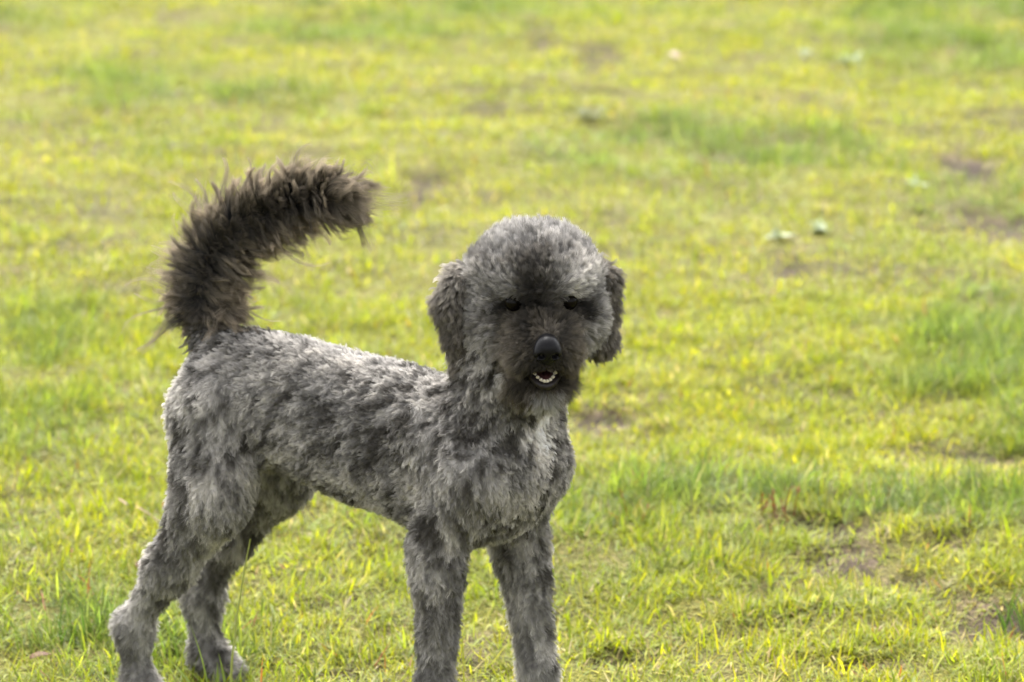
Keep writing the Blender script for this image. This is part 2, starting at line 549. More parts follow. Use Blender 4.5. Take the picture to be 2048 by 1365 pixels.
PR['left_hindleg'] = [
    ('c', (-0.375, 0.050, 0.46), (-0.360, 0.082, 0.36), 0.066, 0.050),
    ('c', (-0.360, 0.082, 0.36), (-0.366, 0.088, 0.325), 0.050, 0.042),
    ('c', (-0.395, 0.060, 0.43), (-0.410, 0.080, 0.32), 0.036, 0.030),
    ('c', (-0.375, 0.088, 0.325), (-0.455, 0.087, 0.225), 0.042, 0.028),
    ('c', (-0.455, 0.087, 0.225), (-0.506, 0.085, 0.140), 0.027, 0.021),
    ('c', (-0.520, 0.085, 0.138), (-0.508, 0.085, 0.125), 0.017, 0.021),
    ('c', (-0.506, 0.085, 0.130), (-0.500, 0.085, 0.04), 0.0205, 0.019),
]


def paw(x, y, reg):
    PR[reg].append(('c', (x, y, 0.036), (x + 0.022, y, 0.030), 0.021, 0.020))
    for k, dy in enumerate((-0.020, -0.0075, 0.0075, 0.020)):
        fx = 0.050 if k in (1, 2) else 0.041
        PR[reg].append(('c', (x + 0.02, y + dy * 0.7, 0.026), (x + fx, y + dy, 0.014), 0.0115, 0.0105))


paw(0.010, -0.079, 'right_foreleg'); paw(0.088, 0.075, 'left_foreleg')
paw(-0.500, -0.085, 'right_hindleg'); paw(-0.500, 0.085, 'left_hindleg')


def hc(a, b, ra, rb):
    return ('c', tuple(hd(a)), tuple(hd(b)), ra, rb)


def he(c, r, M=None):
    return ('e', tuple(hd(c)), r, HEAD_R if M is None else HEAD_R @ M)


PR['head'] = [
    he((-0.012, 0, 0.010), (0.080, 0.076, 0.062)),
    he((-0.005, -0.006, 0.026), (0.062, 0.077, 0.038)),
    he((0.030, 0, 0.024), (0.052, 0.060, 0.038)),                  # forehead
    he((0.054, 0.030, 0.025), (0.016, 0.018, 0.010)),              # brows
    he((0.054, -0.032, 0.025), (0.016, 0.018, 0.010)),
    he((0.010, 0.052, -0.036), (0.055, 0.036, 0.046)),             # cheeks
    he((0.010, -0.052, -0.036), (0.055, 0.036, 0.046)),
    hc((0.035, 0, -0.020), (0.122, 0, -0.040), 0.036, 0.025),      # bridge
    hc((0.050, 0.018, -0.050), (0.112, 0.015, -0.056), 0.030, 0.021),
    hc((0.050, -0.018, -0.050), (0.112, -0.015, -0.056), 0.030, 0.021),
    hc((-0.005, 0, -0.075), (0.090, 0, -0.102), 0.046, 0.022),     # lower jaw
    he((0.092, 0, -0.104), (0.024, 0.026, 0.015)),
]
PR['right_ear'] = [
    hc((-0.018, -0.074, 0.014), (-0.018, -0.102, -0.002), 0.014, 0.016),
    hc((-0.018, -0.102, -0.002), (-0.016, -0.112, -0.030), 0.015, 0.015),
    hc((-0.016, -0.112, -0.030), (-0.012, -0.100, -0.072), 0.015, 0.015),
    hc((-0.012, -0.100, -0.072), (-0.010, -0.094, -0.116), 0.016, 0.010),
]
PR['left_ear'] = [
    hc((-0.030, 0.074, 0.012), (-0.030, 0.094, -0.006), 0.014, 0.013),
    hc((-0.030, 0.094, -0.006), (-0.032, 0.096, -0.045), 0.013, 0.011),
    hc((-0.032, 0.096, -0.045), (-0.030, 0.092, -0.090), 0.011, 0.017),
]
TAIL = [(-0.395, 0, 0.520), (-0.418, 0, 0.548), (-0.430, 0, 0.590), (-0.426, 0, 0.635), (-0.404, 0, 0.680), (-0.366, 0, 0.716), (-0.316, 0, 0.744), (-0.262, 0, 0.766), (-0.212, 0, 0.778), (-0.185, 0, 0.780)]
TAILR = [0.026, 0.022, 0.018, 0.016, 0.015, 0.014, 0.013, 0.011, 0.009, 0.006]
PR['tail'] = [('c', TAIL[i], TAIL[i + 1], TAILR[i], TAILR[i + 1]) for i in range(len(TAIL) - 1)]
REG = ['torso', 'right_foreleg', 'left_foreleg', 'right_hindleg', 'left_hindleg', 'head', 'right_ear', 'left_ear', 'tail']
KIN = dict(torso=.04, head=.022, right_ear=.012, left_ear=.012, tail=.01, right_foreleg=.022, left_foreleg=.022, right_hindleg=.03, left_hindleg=.03)
KOUT = dict(torso=.04, head=.03, right_ear=.018, left_ear=.018, tail=.02, right_foreleg=.035, left_foreleg=.035, right_hindleg=.035, left_hindleg=.035)


def reg_sdf(p, r):
    d = None
    for q in PR[r]:
        e = d_cone(p, *q[1:]) if q[0] == 'c' else d_ell(p, *q[1:])
        k = KIN[r]
        if q[0] == 'c' and min(q[3], q[4]) < 0.013: k = min(k, 0.008)
        d = e if d is None else smin(d, e, k)
    return d


MOUTH = he((0.120, 0, -0.077), (0.040, 0.0225, 0.0092))
EYES = [hd((0.069, 0.036, 0.004)), hd((0.069, -0.038, 0.004))]


def dog_sdf(p, regions=False):
    ds = [reg_sdf(p, r) for r in REG]
    d = ds[0]
    for r, e in zip(REG[1:], ds[1:]):
        d = smin(d, e, KOUT[r])
    for e in EYES:                                                   # sockets
        s = np.linalg.norm(p - e, axis=1) - 0.0120
        d = -smin(-d, s, 0.008)
    d = -smin(-d, d_ell(p, *MOUTH[1:]), 0.006)                       # the open mouth
    return (d, np.stack(ds, -1)) if regions else d


def surface_nets(fn, lo, hi, h):
    n = [int(math.ceil((hi[i] - lo[i]) / h)) + 1 for i in range(3)]
    ax = [lo[i] + h * np.arange(n[i]) for i in range(3)]
    G = np.stack(np.meshgrid(*ax, indexing='ij'), -1).reshape(-1, 3).astype(np.float32)
    # far from the body only a coarse value is needed: evaluate everything in chunks
    D = np.concatenate([fn(c) for c in np.array_split(G, max(1, len(G) // 200000))]).reshape(n)
    s = D < 0
    cnt = np.zeros([k - 1 for k in n], int); acc = np.zeros([k - 1 for k in n] + [3]); ne = np.zeros([k - 1 for k in n])
    corners = [(i, j, k) for i in (0, 1) for j in (0, 1) for k in (0, 1)]
    sl = lambda c: tuple(slice(c[i], n[i] - 1 + c[i]) for i in range(3))
    for c in corners: cnt += s[sl(c)]
    for a in corners:
        for ax_ in range(3):
            if a[ax_] == 0:
                b = list(a); b[ax_] = 1; b = tuple(b)
                da, db = D[sl(a)], D[sl(b)]
                cr = (da < 0) != (db < 0)
                t = np.where(cr, da / np.where(da == db, 1, da - db), 0)
                P = np.zeros(list(t.shape) + [3])
                for i in range(3): P[..., i] = a[i]
                P[..., ax_] += t
                acc += P * cr[..., None]; ne += cr
    act = (cnt > 0) & (cnt < 8)
    idx = -np.ones(act.shape, int); idx[act] = np.arange(act.sum())
    ijk = np.argwhere(act)
    V = np.array(lo) + h * (ijk + acc[act] / ne[act][:, None])
    F = []
    for ax_ in range(3):
        u, v = (ax_ + 1) % 3, (ax_ + 2) % 3
        a = [slice(1, n[i] - 1) for i in range(3)]; b = list(a)
        a[ax_] = slice(0, n[ax_] - 1); b[ax_] = slice(1, n[ax_])
        sa, sb = s[tuple(a)], s[tuple(b)]
        e = np.argwhere(sa != sb)
        inside = sa[tuple(e.T)]
        base = e.copy()
        for i in range(3):
            if i != ax_: base[:, i] += 1
        def cell(du, dv):
            q = base.copy(); q[:, u] -= du; q[:, v] -= dv
            return idx[tuple(q.T)]
        q = np.stack([cell(1, 1), cell(0, 1), cell(0, 0), cell(1, 0)], -1)
        q[~inside] = q[~inside][:, ::-1]
        F.append(q)
    return V, np.concatenate(F)


def sdf_normal(fn, p, e=0.002):
    g = np.stack([fn(p + np.eye(3)[i] * e) - fn(p - np.eye(3)[i] * e) for i in range(3)], -1)
    return unit(g)


BV, BF = surface_nets(dog_sdf, (-0.57, -0.16, -0.005), (0.27, 0.15, 0.83), 0.0055)
dog = empty('dog', (0, 0, 0), DOG_RZ)
tag(dog, 'clipped grey mottled curly-coated dog standing on the lawn, facing the camera', 'dog')


# ------------------------------------------------------------------ coat colours, with some rim light painted in (body coordinates)
def coat(p, reg):
    """colour of the hair at root and tip for root points p (N,3) with region index reg"""
    n = len(p)
    h = (p - HEAD_O) @ HEAD_R
    leg = np.isin(reg, [REG.index(x) for x in REG if 'leg' in x])
    ua = np.where(leg, p[:, 2], -0.72 * p[:, 0] - 0.69 * p[:, 2])            # along the lie of the hair
    ub = np.where(leg, p[:, 0], 0.69 * p[:, 0] - 0.72 * p[:, 2])             # across it
    q = np.stack([ua * 14, ub * 34, p[:, 1] * 26], -1) + vnoise_vec(p * 20, 4) * 0.5
    m = fbm(q, 5, 2) * 0.30 + fbm(q * 2.1, 8, 2) * 0.38 + vnoise(q * 5.0, 12) * 0.32
    v = lerp(0.060, 0.58, sstep(0.29, 0.71, m))
    v = np.where(leg, lerp(v, 0.42, 0.35 * (1 - sstep(0.10, 0.32, p[:, 2])) * (p[:, 1] < 0.07)), v)
    warm = np.full(n, 0.11) + 0.07 * fbm(p * 20, 60)

    def spot(c, r, val, k, src=p):
        d = np.linalg.norm((src - np.array(c)) / np.array(r), axis=1) + (m - 0.5) * 2.2 * (1 if val < 0.2 else -1) + (fbm(p * 130, 91) - 0.5) * 0.9
        return lambda v: lerp(v, val, (0.55 if val < 0.2 else 0.85) * k * (1 - sstep(0.2, 1.3, d)))
    body = ~np.isin(reg, [REG.index(x) for x in ('head', 'right_ear', 'left_ear', 'tail')])
    vb = v.copy()
    for s in (spot((0.137, -0.010, 0.482), (0.034, 0.024, 0.050), 1.0, 1.25), spot((0.140, -0.02, 0.458), (0.03, 0.016, 0.040), 0.75, 1),
              spot((0.137, -0.042, 0.429), (0.03, 0.03, 0.02), 0.45, .6), spot((0.117, -0.048, 0.497), (0.03, 0.018, 0.035), 0.045, .9),
              spot((0.071, -0.089, 0.486), (0.022, 0.03, 0.03), 0.10, .7), spot((0.035, -0.087, 0.515), (0.009, 0.04, 0.045), 0.10, .8),
              spot((0.008, -0.085, 0.535), (0.018, 0.04, 0.045), 0.52, .7), spot((0.108, -0.091, 0.443), (0.018, 0.03, 0.02), 0.09, .8),
              spot((-0.221, -0.064, 0.527), (0.022, 0.04, 0.04), 0.12, .7), spot((-0.218, -0.083, 0.482), (0.025, 0.04, 0.04), 0.15, .6),
              spot((-0.417, -0.096, 0.499), (0.035, 0.06, 0.04), 0.75, .8), spot((-0.333, -0.087, 0.511), (0.03, 0.05, 0.03), 0.13, .6),  # rump edge: the sun's rim light painted into the coat
              spot((-0.174, -0.009, 0.558), (0.12, 0.06, 0.035), 0.58, .8), spot((-0.092, -0.085, 0.477), (0.02, 0.05, 0.05), 0.16, .6),  # back: pale hair, brightened further by painted rim light
              spot((-0.165, -0.087, 0.468), (0.02, 0.05, 0.05), 0.16, .5), spot((0.006, -0.111, 0.482), (0.014, 0.04, 0.06), 0.45, .6),
              spot((-0.103, -0.07, 0.373), (0.035, 0.05, 0.03), 0.60, .7), spot((-0.342, -0.145, 0.356), (0.025, 0.04, 0.03), 0.65, .85),
              spot((-0.31, -0.123, 0.399), (0.025, 0.04, 0.04), 0.07, .8), spot((-0.44, -0.09, 0.35), (0.025, 0.07, 0.10), 0.75, .8),  # rear edge of the right hind leg: painted rim light
              spot((-0.378, -0.128, 0.289), (0.03, 0.04, 0.03), 0.14, .7), spot((0.026, -0.119, 0.403), (0.02, 0.03, 0.05), 0.55, .7),
              spot((0.051, -0.082, 0.292), (0.02, 0.03, 0.06), 0.11, .6), spot((0.061, 0.046, 0.275), (0.025, 0.03, 0.07), 0.50, .6),
              spot((0.09, 0.078, 0.278), (0.02, 0.03, 0.06), 0.10, .7), spot((0.092, 0.063, 0.188), (0.02, 0.016, 0.05), 0.11, .6),
              spot((-0.40, 0.08, 0.25), (0.08, 0.06, 0.13), 0.11, .65), spot((-0.469, 0.066, 0.172), (0.03, 0.04, 0.03), 0.10, .7), spot((-0.496, 0.07, 0.04), (0.04, 0.04, 0.05), 0.045, .9)):
        vb = s(vb)
    v = np.where(body, vb, v)
    # head, in head coordinates (forward, left, up)
    hh = ~body & (reg != REG.index('tail'))
    x, y, z = h.T
    wob = (fbm(p * 45, 33) - 0.5)
    vh = 0.33 + 0.45 * wob
    top = sstep(0.035, 0.075, z)
    vh = lerp(vh, 0.40 + 0.5 * wob, top)  # grey crown, its rim light put into the paler hair colour
    # dark blaze over the forehead, broad above the eyes
    bl = (1 - sstep(0.006, 0.062, np.abs(y + 0.012) + wob * 0.04)) * sstep(0.0, 0.045, x) * (1 - sstep(0.035, 0.088, z + wob * .04))
    vh = lerp(vh, 0.03, bl * 0.95)
    bl2 = np.exp(-(((y + 0.022) / 0.026) ** 2 + ((z - 0.050) / 0.022) ** 2)) * sstep(0, .03, x)
    vh = lerp(vh, 0.08, bl2 * 0.45)
    bro = np.exp(-(((y - 0.045) / 0.022) ** 2 + ((z - 0.035) / 0.016) ** 2)) * sstep(0, .03, x)
    vh = lerp(vh, 0.62, bro * 0.85)
    bro2 = np.exp(-(((y + 0.050) / 0.020) ** 2 + ((z - 0.030) / 0.014) ** 2)) * sstep(0, .03, x)
    vh = lerp(vh, 0.42, bro2 * 0.7)
    for sy in (-1, 1):
        ed = np.sqrt(((y - sy * 0.041) / 0.027) ** 2 + ((z + 0.004 + 0.45 * (np.abs(y) - 0.036)) / 0.016) ** 2)
        vh = lerp(vh, 0.015, (1 - sstep(0.7, 1.35, ed + wob)) * sstep(0.01, 0.04, x) * 0.95)
    mz = sstep(0.050, 0.078, x + wob * 0.02) * (1 - sstep(-0.012, 0.01, z)) * (1 - sstep(0.038, 0.066, np.abs(y) + wob * .03))
    mcol = 0.036 + 0.13 * np.clip(fbm(p * 70, 37) - 0.36, 0, 1) + 0.15 * sstep(0.018, 0.045, np.abs(y)) + 0.05 * np.exp(-((z + 0.014) / 0.012) ** 2) * (1 - sstep(0.010, 0.024, np.abs(y)))
    vh = lerp(vh, mcol, mz * 0.95)
    warm = np.where(hh, warm + mz * 0.20, warm)
    chin = sstep(-0.094, -0.108, z) * sstep(0.03, 0.06, x) * (1 - sstep(0.008, 0.030, np.abs(y) + wob * .03))
    vh = lerp(vh, 0.46, chin * 0.85)
    warm = np.where(hh, warm - chin * 0.26, warm)
    ear = np.isin(reg, [REG.index('right_ear'), REG.index('left_ear')])
    vh = np.where(ear, 0.17 + 0.12 * sstep(-0.045, 0.02, z) * (h[:, 1] < 0) + 0.16 * wob, vh)
    warm = np.where(ear, 0.24, warm)
    v = np.where(hh, vh, v)
    tl = reg == REG.index('tail')
    v = np.where(tl, 0.022, v)
    v = np.clip(v, 0.014, 1.0)
    v = np.where(tl, v, np.where(hh, v ** 1.12 * 0.88, v ** 1.1 * 0.98))
    warm = warm + np.where(tl, 0, 0.16 * (1 - sstep(0.03, 0.22, v)))
    warm = np.where(tl, 0.12, warm)
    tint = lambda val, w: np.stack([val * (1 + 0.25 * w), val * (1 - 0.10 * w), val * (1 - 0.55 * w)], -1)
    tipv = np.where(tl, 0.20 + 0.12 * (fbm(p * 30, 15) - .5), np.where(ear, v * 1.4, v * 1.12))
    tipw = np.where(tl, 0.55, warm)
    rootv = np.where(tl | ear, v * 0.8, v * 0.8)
    return np.clip(tint(rootv, warm), 0.01, 0.9), np.clip(tint(tipv, tipw), 0.01, 0.9)


BN = sdf_normal(dog_sdf, BV)
_, BD = dog_sdf(BV, True)
breg = np.argmin(BD, 1)
cr_, ct_ = coat(BV, breg)
bm_ = bpy.data.meshes.new('body')
bm_.vertices.add(len(BV)); bm_.vertices.foreach_set('co', BV.astype(np.float32).ravel())
bm_.loops.add(BF.size); bm_.loops.foreach_set('vertex_index', BF.astype(np.int32).ravel())
bm_.polygons.add(len(BF)); bm_.polygons.foreach_set('loop_start', np.arange(0, BF.size, 4, dtype=np.int32))
bm_.polygons.foreach_set('use_smooth', np.ones(len(BF), dtype=bool))
bm_.update(calc_edges=True)
a_ = bm_.attributes.new('coat_tint', 'FLOAT_COLOR', 'POINT')
hB = (BV - HEAD_O) @ HEAD_R
lips = (np.linalg.norm((hB - np.array([0.120, 0, -0.077])) / np.array([0.055, 0.032, 0.022]), axis=1) < 1.0)
skinc = 0.5 * cr_ + 0.3 * ct_
skinc[lips] = (0.018, 0.013, 0.013)
a_.data.foreach_set('color', np.concatenate([skinc, np.ones((len(BV), 1))], 1).astype(np.float32).ravel())
bm_.materials.append(M_SKIN)
body = link(bpy.data.objects.new('body', bm_), dog)

# ------------------------------------------------------------------ sampling roots on the body
tri = np.concatenate([BF[:, [0, 1, 2]], BF[:, [0, 2, 3]]])
ta, tb, tc_ = BV[tri[:, 0]], BV[tri[:, 1]], BV[tri[:, 2]]
tarea = 0.5 * np.linalg.norm(np.cross(tb - ta, tc_ - ta), axis=1)
treg = breg[tri[:, 0]]
tail_pts = np.array(TAIL)


def roots(regs, count):
    sel = np.where(np.isin(treg, [REG.index(r) for r in regs]))[0]
    w = tarea[sel] / tarea[sel].sum()
    k = sel[rng.choice(len(sel), count, p=w)]
    u, v = rng.random(count), rng.random(count)
    fl = u + v > 1
    u[fl], v[fl] = 1 - u[fl], 1 - v[fl]
    p = ta[k] + (tb[k] - ta[k]) * u[:, None] + (tc_[k] - ta[k]) * v[:, None]
    i3 = tri[k]
    nrm = unit(BN[i3[:, 0]] * (1 - u - v)[:, None] + BN[i3[:, 1]] * u[:, None] + BN[i3[:, 2]] * v[:, None])
    return p, nrm


def no_fur(p):
    h = (p - HEAD_O) @ HEAD_R
    bad = np.linalg.norm((h - np.array([0.124, 0, -0.077])) / np.array([0.055, 0.0215, 0.0125]), axis=1) < 1.0
    bad |= np.linalg.norm((h - np.array([0.146, 0, -0.034])) / np.array([0.030, 0.019, 0.019]), axis=1) < 1.0
    for e in EYES:
        bad |= np.linalg.norm(p - e - HEAD_R @ np.array([0, 0, -0.002]), axis=1) < 0.0108
    return bad


def groom(p, nrm, regname):
    n = len(p)
    g = np.zeros((n, 3))
    if regname == 'torso':
        back = sstep(0.08, -0.05, p[:, 0])
        g[:, 0] = -0.85 * back + 0.05
        g[:, 2] = -0.55 - 0.35 * (1 - back)
    elif 'leg' in regname:
        g[:, 2] = -1.0
        g[:, 0] = -0.25 if 'hind' in regname else 0.0
    elif regname == 'head':
        h = (p - HEAD_O) @ HEAD_R
        x, y, z = h.T
        gh = np.zeros((n, 3))
        src = h - np.array([0.13, 0, -0.02])
        gh = unit(src * np.array([0.8, 1.2, 1.0]))
        up = sstep(0.0, 0.05, z)
        gh[:, 2] += 0.9 * up
        brow = np.exp(-((z - 0.022) / 0.014) ** 2) * sstep(0.035, 0.055, x)
        gh[:, 2] -= 0.50 * brow; gh[:, 1] += np.sign(y) * 0.6 * brow
        low = sstep(-0.01, -0.05, z)
        gh[:, 2] -= 0.9 * low
        gh[:, 1] += np.sign(y) * 0.3 * low
        g = gh @ HEAD_R.T
    else:
        g = np.tile(HEAD_R @ np.array([0, 0, -1.0]), (n, 1))
    return unit(g)


def strands(p, nrm, g, length, lift, curl, freq, clump_n, clump_w, K=6, jitter=0.25, flow=0.35, flow_scale=30, seed=0, curl_pow=1.0, clr=(0.75, 1.2)):
    n = len(p)
    fl = vnoise_vec(p * flow_scale, 200 + seed)
    kd = kdtree.KDTree(clump_n)
    cs = rng.choice(n, clump_n, replace=False)
    for i, c in enumerate(cs): kd.insert(p[c], i)
    kd.balance()
    near = np.array([kd.find(q)[1] for q in p.tolist()])
    cphase = rng.uniform(0, 6.283, clump_n); cfreq = freq * rng.uniform(0.7, 1.3, clump_n); chand = rng.choice([-1, 1], clump_n)
    clen = rng.uniform(*clr, clump_n)
    cvar = rng.normal(0, 1, clump_n)
    cdir = rng.normal(0, 1, (clump_n, 3)) * flow * 0.6
    t = np.linspace(0, 1, K)

    def path(pp, nn, gg, ff, L, ph, fr, hnd, cd):
        gt = unit(gg - nn * np.sum(gg * nn, 1, keepdims=True))
        d0 = unit(nn * (lift[:len(pp), None] + 0.35) + gt * 0.5 + ff * flow + cd)
        d1 = unit(nn * lift[:len(pp), None] * 0.8 + gt + ff * flow + cd)
        bt = np.cross(d1, nn); bt = unit(bt)
        un = np.cross(bt, d1)
        out = np.zeros((len(pp), K, 3))
        pos = pp.copy()
        for k in range(K):
            tt = t[k]
            a = 6.283 * fr * tt + ph
            amp = (curl * L * tt ** curl_pow)[:, None]
            off = (bt * (np.cos(a) * hnd)[:, None] + un * np.sin(a)[:, None]) * amp
            out[:, k] = pos + off
            dd = unit(d0 * (1 - tt) + d1 * tt)
            pos = pos + dd * (L / (K - 1))[:, None]
        return out
    L = length * clen[near] * rng.uniform(0.85, 1.12, n)
    own = path(p, nrm, g, fl + rng.normal(0, jitter, (n, 3)), L, cphase[near], cfreq[near], chand[near], cdir[near])
    gid = cs[near]
    guide = path(p[gid], nrm[gid], g[gid], fl[gid], length[gid] * clen[near], cphase[near], cfreq[near], chand[near], cdir[near])
    w = (clump_w * t ** 0.8)[None, :, None]
    return own + (guide - own) * w, cvar[near]


def fur_obj(name, pts, rad, rc, tc, parent=None):
    n, K, _ = pts.shape
    cu = bpy.data.hair_curves.new(name)
    cu.add_curves([K] * n)
    cu.attributes['position'].data.foreach_set('vector', pts.astype(np.float32).ravel())
    t = np.linspace(0, 1, K)
    r = rad[:, None] * (1.0 - 0.75 * t ** 2)[None, :]
    ra = cu.attributes.get('radius') or cu.attributes.new('radius', 'FLOAT', 'POINT')
    ra.data.foreach_set('value', r.astype(np.float32).ravel())
    for nm, c in (('root_tint', rc), ('tip_tint', tc)):
        a = cu.attributes.new(nm, 'FLOAT_COLOR', 'CURVE')
        a.data.foreach_set('color', np.concatenate([c, np.ones((n, 1))], 1).astype(np.float32).ravel())
    cu.materials.append(M_FUR)
    return link(bpy.data.objects.new(name, cu), parent or dog)


DENS = 1.0


def grow(name, regs, count, L, lift, curl, freq, per_clump, cw, K=6, rad=0.00022, jitter=0.25, flow=0.35, fs=30, var=0.16, lenfn=None, seed=0):
    count = int(count * DENS)
    p, nrm = roots(regs, count)
    ok = ~no_fur(p)
    p, nrm = p[ok], nrm[ok]
    n = len(p)
    length = np.full(n, L) * (1.0 if lenfn is None else lenfn(p))
    g = np.zeros((n, 3))
    regi = np.argmin(dog_sdf(p, True)[1], 1)
    for r in regs:
        s = regi == REG.index(r)
        if s.any(): g[s] = groom(p[s], nrm[s], r)
    s = ~np.isin(regi, [REG.index(r) for r in regs])
    if s.any(): g[s] = groom(p[s], nrm[s], regs[0])
    pts, cv = strands(p, nrm, g, length, np.full(n, lift), curl, freq, max(8, n // per_clump), cw, K, jitter, flow, fs, seed)
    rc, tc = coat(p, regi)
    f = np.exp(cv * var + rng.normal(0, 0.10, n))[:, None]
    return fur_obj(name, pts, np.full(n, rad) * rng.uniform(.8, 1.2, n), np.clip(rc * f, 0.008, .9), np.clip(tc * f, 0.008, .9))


grow('torso_fur', ['torso'], 190000, 0.0118, 0.40, 0.13, 0.9, 11, 0.40, rad=0.0002, seed=1, jitter=0.30, fs=50, flow=0.33, var=0.13)
for r_, n_ in (('right_foreleg', 26000), ('left_foreleg', 26000), ('right_hindleg', 34000), ('left_hindleg', 32000)):
    grow('leg_fur', [r_], int(n_ * 1.25), 0.0112, 0.42, 0.13, 0.9, 11, 0.40, rad=0.0002, seed=2, jitter=0.30, fs=50, flow=0.33, var=0.13)


def head_len(p):
    h = (p - HEAD_O) @ HEAD_R
    x, y, z = h.T
    s = np.ones(len(p))
    s += 0.25 * sstep(0.03, 0.07, z)                                    # topknot
    near_eye = np.minimum(*[np.linalg.norm(p - e, axis=1) for e in EYES])
    s *= lerp(np.where(z > 0.010, 0.50, 0.22), 1.0, sstep(0.012, 0.034, near_eye + 0.4 * np.maximum(0, 0.0 - z)))
    nose = np.linalg.norm(h - np.array([0.146, 0, -0.034]), axis=1)
    s *= lerp(0.22, 1.0, sstep(0.015, 0.055, nose))
    s *= lerp(0.5, 1.0, sstep(0.008, 0.03, np.linalg.norm((h - np.array([0.120, 0, -0.077])) * np.array([.3, .7, 1]), axis=1)))
    s += 0.30 * sstep(-0.085, -0.112, z) * sstep(0.03, 0.06, x)          # beard
    s += 0.50 * sstep(0.015, 0.035, np.abs(y)) * sstep(0.05, 0.08, x) * sstep(-0.03, -0.06, z)
    return s


grow('head_fur', ['head'], 95000, 0.0165, 0.60, 0.10, 0.7, 14, 0.45, rad=0.0002, jitter=0.35, fs=45, flow=0.42, seed=3, lenfn=head_len, var=0.24)
for r_ in ('right_ear', 'left_ear'):
    grow('ear_fur', [r_], 18000, 0.020, 0.42, 0.08, 1.0, 16, 0.5, jitter=0.3, K=8, seed=4, var=0.25)

# the tail's plume: long wavy hair combed out to both sides of the bone
tp, tn = roots(['tail'], 70000)
tdense = np.stack([np.interp(np.linspace(0, 9, 91), np.arange(10), tail_pts[:, k]) for k in range(3)], -1)
for _ in range(12): tdense[1:-1] = (tdense[:-2] + 2 * tdense[1:-1] + tdense[2:]) / 4
seg = np.concatenate([np.argmin(np.linalg.norm(c[:, None] - tdense[None], axis=2), 1) for c in np.array_split(tp, 20)])
tang = unit(np.gradient(tdense, axis=0))[seg]
side = np.cross(tang, np.array([0, 1.0, 0]))                      # in the tail's own plane, away from its curve
dotn = np.sum(tn * side, 1)
sgn = np.clip(dotn * 3 + rng.normal(0, .5, len(tn)), -1, 1)
frac = np.clip(seg / 90 + rng.normal(0, .012, len(seg)), 0, 1)
tipw_ = sstep(0.72, 1.0, frac)
gdir = unit(side * (sgn * lerp(1.0, 0.45, tipw_))[:, None] + tang * (0.05 + 1.05 * sstep(0.30, 0.70, frac) + 0.8 * tipw_)[:, None]
            + np.array([0, 0, -0.12]) - np.array([0, 0, 0.55]) * (1 - sstep(0.15, 0.42, frac))[:, None] + rng.normal(0, .10, tp.shape))
outward = np.maximum(np.abs(dotn), tipw_ * 0.9)
ln = lerp(0.049, 0.043, sstep(0.35, 0.65, frac)) * lerp(1.0, 1.2, tipw_)
ln = ln * lerp(0.25, 1.0, sstep(0.15, 0.25, frac))
ln = ln * lerp(0.45 + 0.35 * sstep(.4, .7, frac), 1.0, sstep(0.25, 0.75, outward)) * np.exp(rng.normal(0, .12, len(ln)))
lift = 0.12 + 0.6 * np.abs(dotn) * (1 - 0.7 * tipw_)
keepn = tp[:, 2] > 0.535
tp, tn, gdir, ln, lift, frac, outward = tp[keepn], tn[keepn], gdir[keepn], ln[keepn], lift[keepn], frac[keepn], outward[keepn]
tpts, tcv = strands(tp, tn, gdir, ln, lift, 0.13, 0.85, len(tp) // 40, 0.66, 11, 0.13, 0.27, 24, 6, 1.6, (0.6, 1.40))
trc, ttc = coat(tp, np.full(len(tp), REG.index('tail')))
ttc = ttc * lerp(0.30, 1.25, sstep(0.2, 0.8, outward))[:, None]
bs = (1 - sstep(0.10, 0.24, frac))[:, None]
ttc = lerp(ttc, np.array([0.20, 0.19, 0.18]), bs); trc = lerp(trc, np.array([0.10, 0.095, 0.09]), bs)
tf = np.exp(tcv * 0.22 + rng.normal(0, .1, len(tp)))[:, None]
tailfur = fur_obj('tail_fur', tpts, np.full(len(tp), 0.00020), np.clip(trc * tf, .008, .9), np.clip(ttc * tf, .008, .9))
# loose wisps at the plume's edge
wi = np.where(outward > 0.6)[0]
wi = rng.choice(wi, 2600, replace=False)
wp, cvw = strands(tp[wi], tn[wi], gdir[wi], ln[wi] * rng.uniform(1.25, 1.7, 2600), lift[wi], 0.18, 0.7, 120, 0.95, 14, 0.10, 0.42, 22, 9, 1.8, (0.8, 1.5))
tailfur['label'] = 'long wavy dark brown plume of tail hair'
fur_obj('wisps', wp, np.full(2600, 0.00017), trc[wi], ttc[wi], tailfur)

# ------------------------------------------------------------------ nose, eyes, mouth
M_NOSE = simple_mat('nose_leather', (0.006, 0.0057, 0.0066), 0.30, 0.09, 0.3, 700, 0.12)
M_EYE = simple_mat('eye_gloss', (0.004, 0.003, 0.0025), 0.03, 0.07, 0.2, 60, 0, 0.0)
M_TOOTH = simple_mat('tooth_enamel', (0.46, 0.42, 0.33), 0.25, 0.5, 0.12, 200)
M_LIP = simple_mat('lip_skin', (0.012, 0.009, 0.009), 0.4, 0.2, 0.3, 300, 0.3)
M_TONGUE = simple_mat('tongue', (0.045, 0.018, 0.018), 0.4, 0.5, 0.3, 300, 0.3)


def head_part(name, fn, lo, hi, hh, mat, parent=None):
    v, f = surface_nets(fn, lo, hi, hh)
    v = HEAD_O + v @ HEAD_R.T
    return mesh_obj(name, v, f, mat, parent or dog)


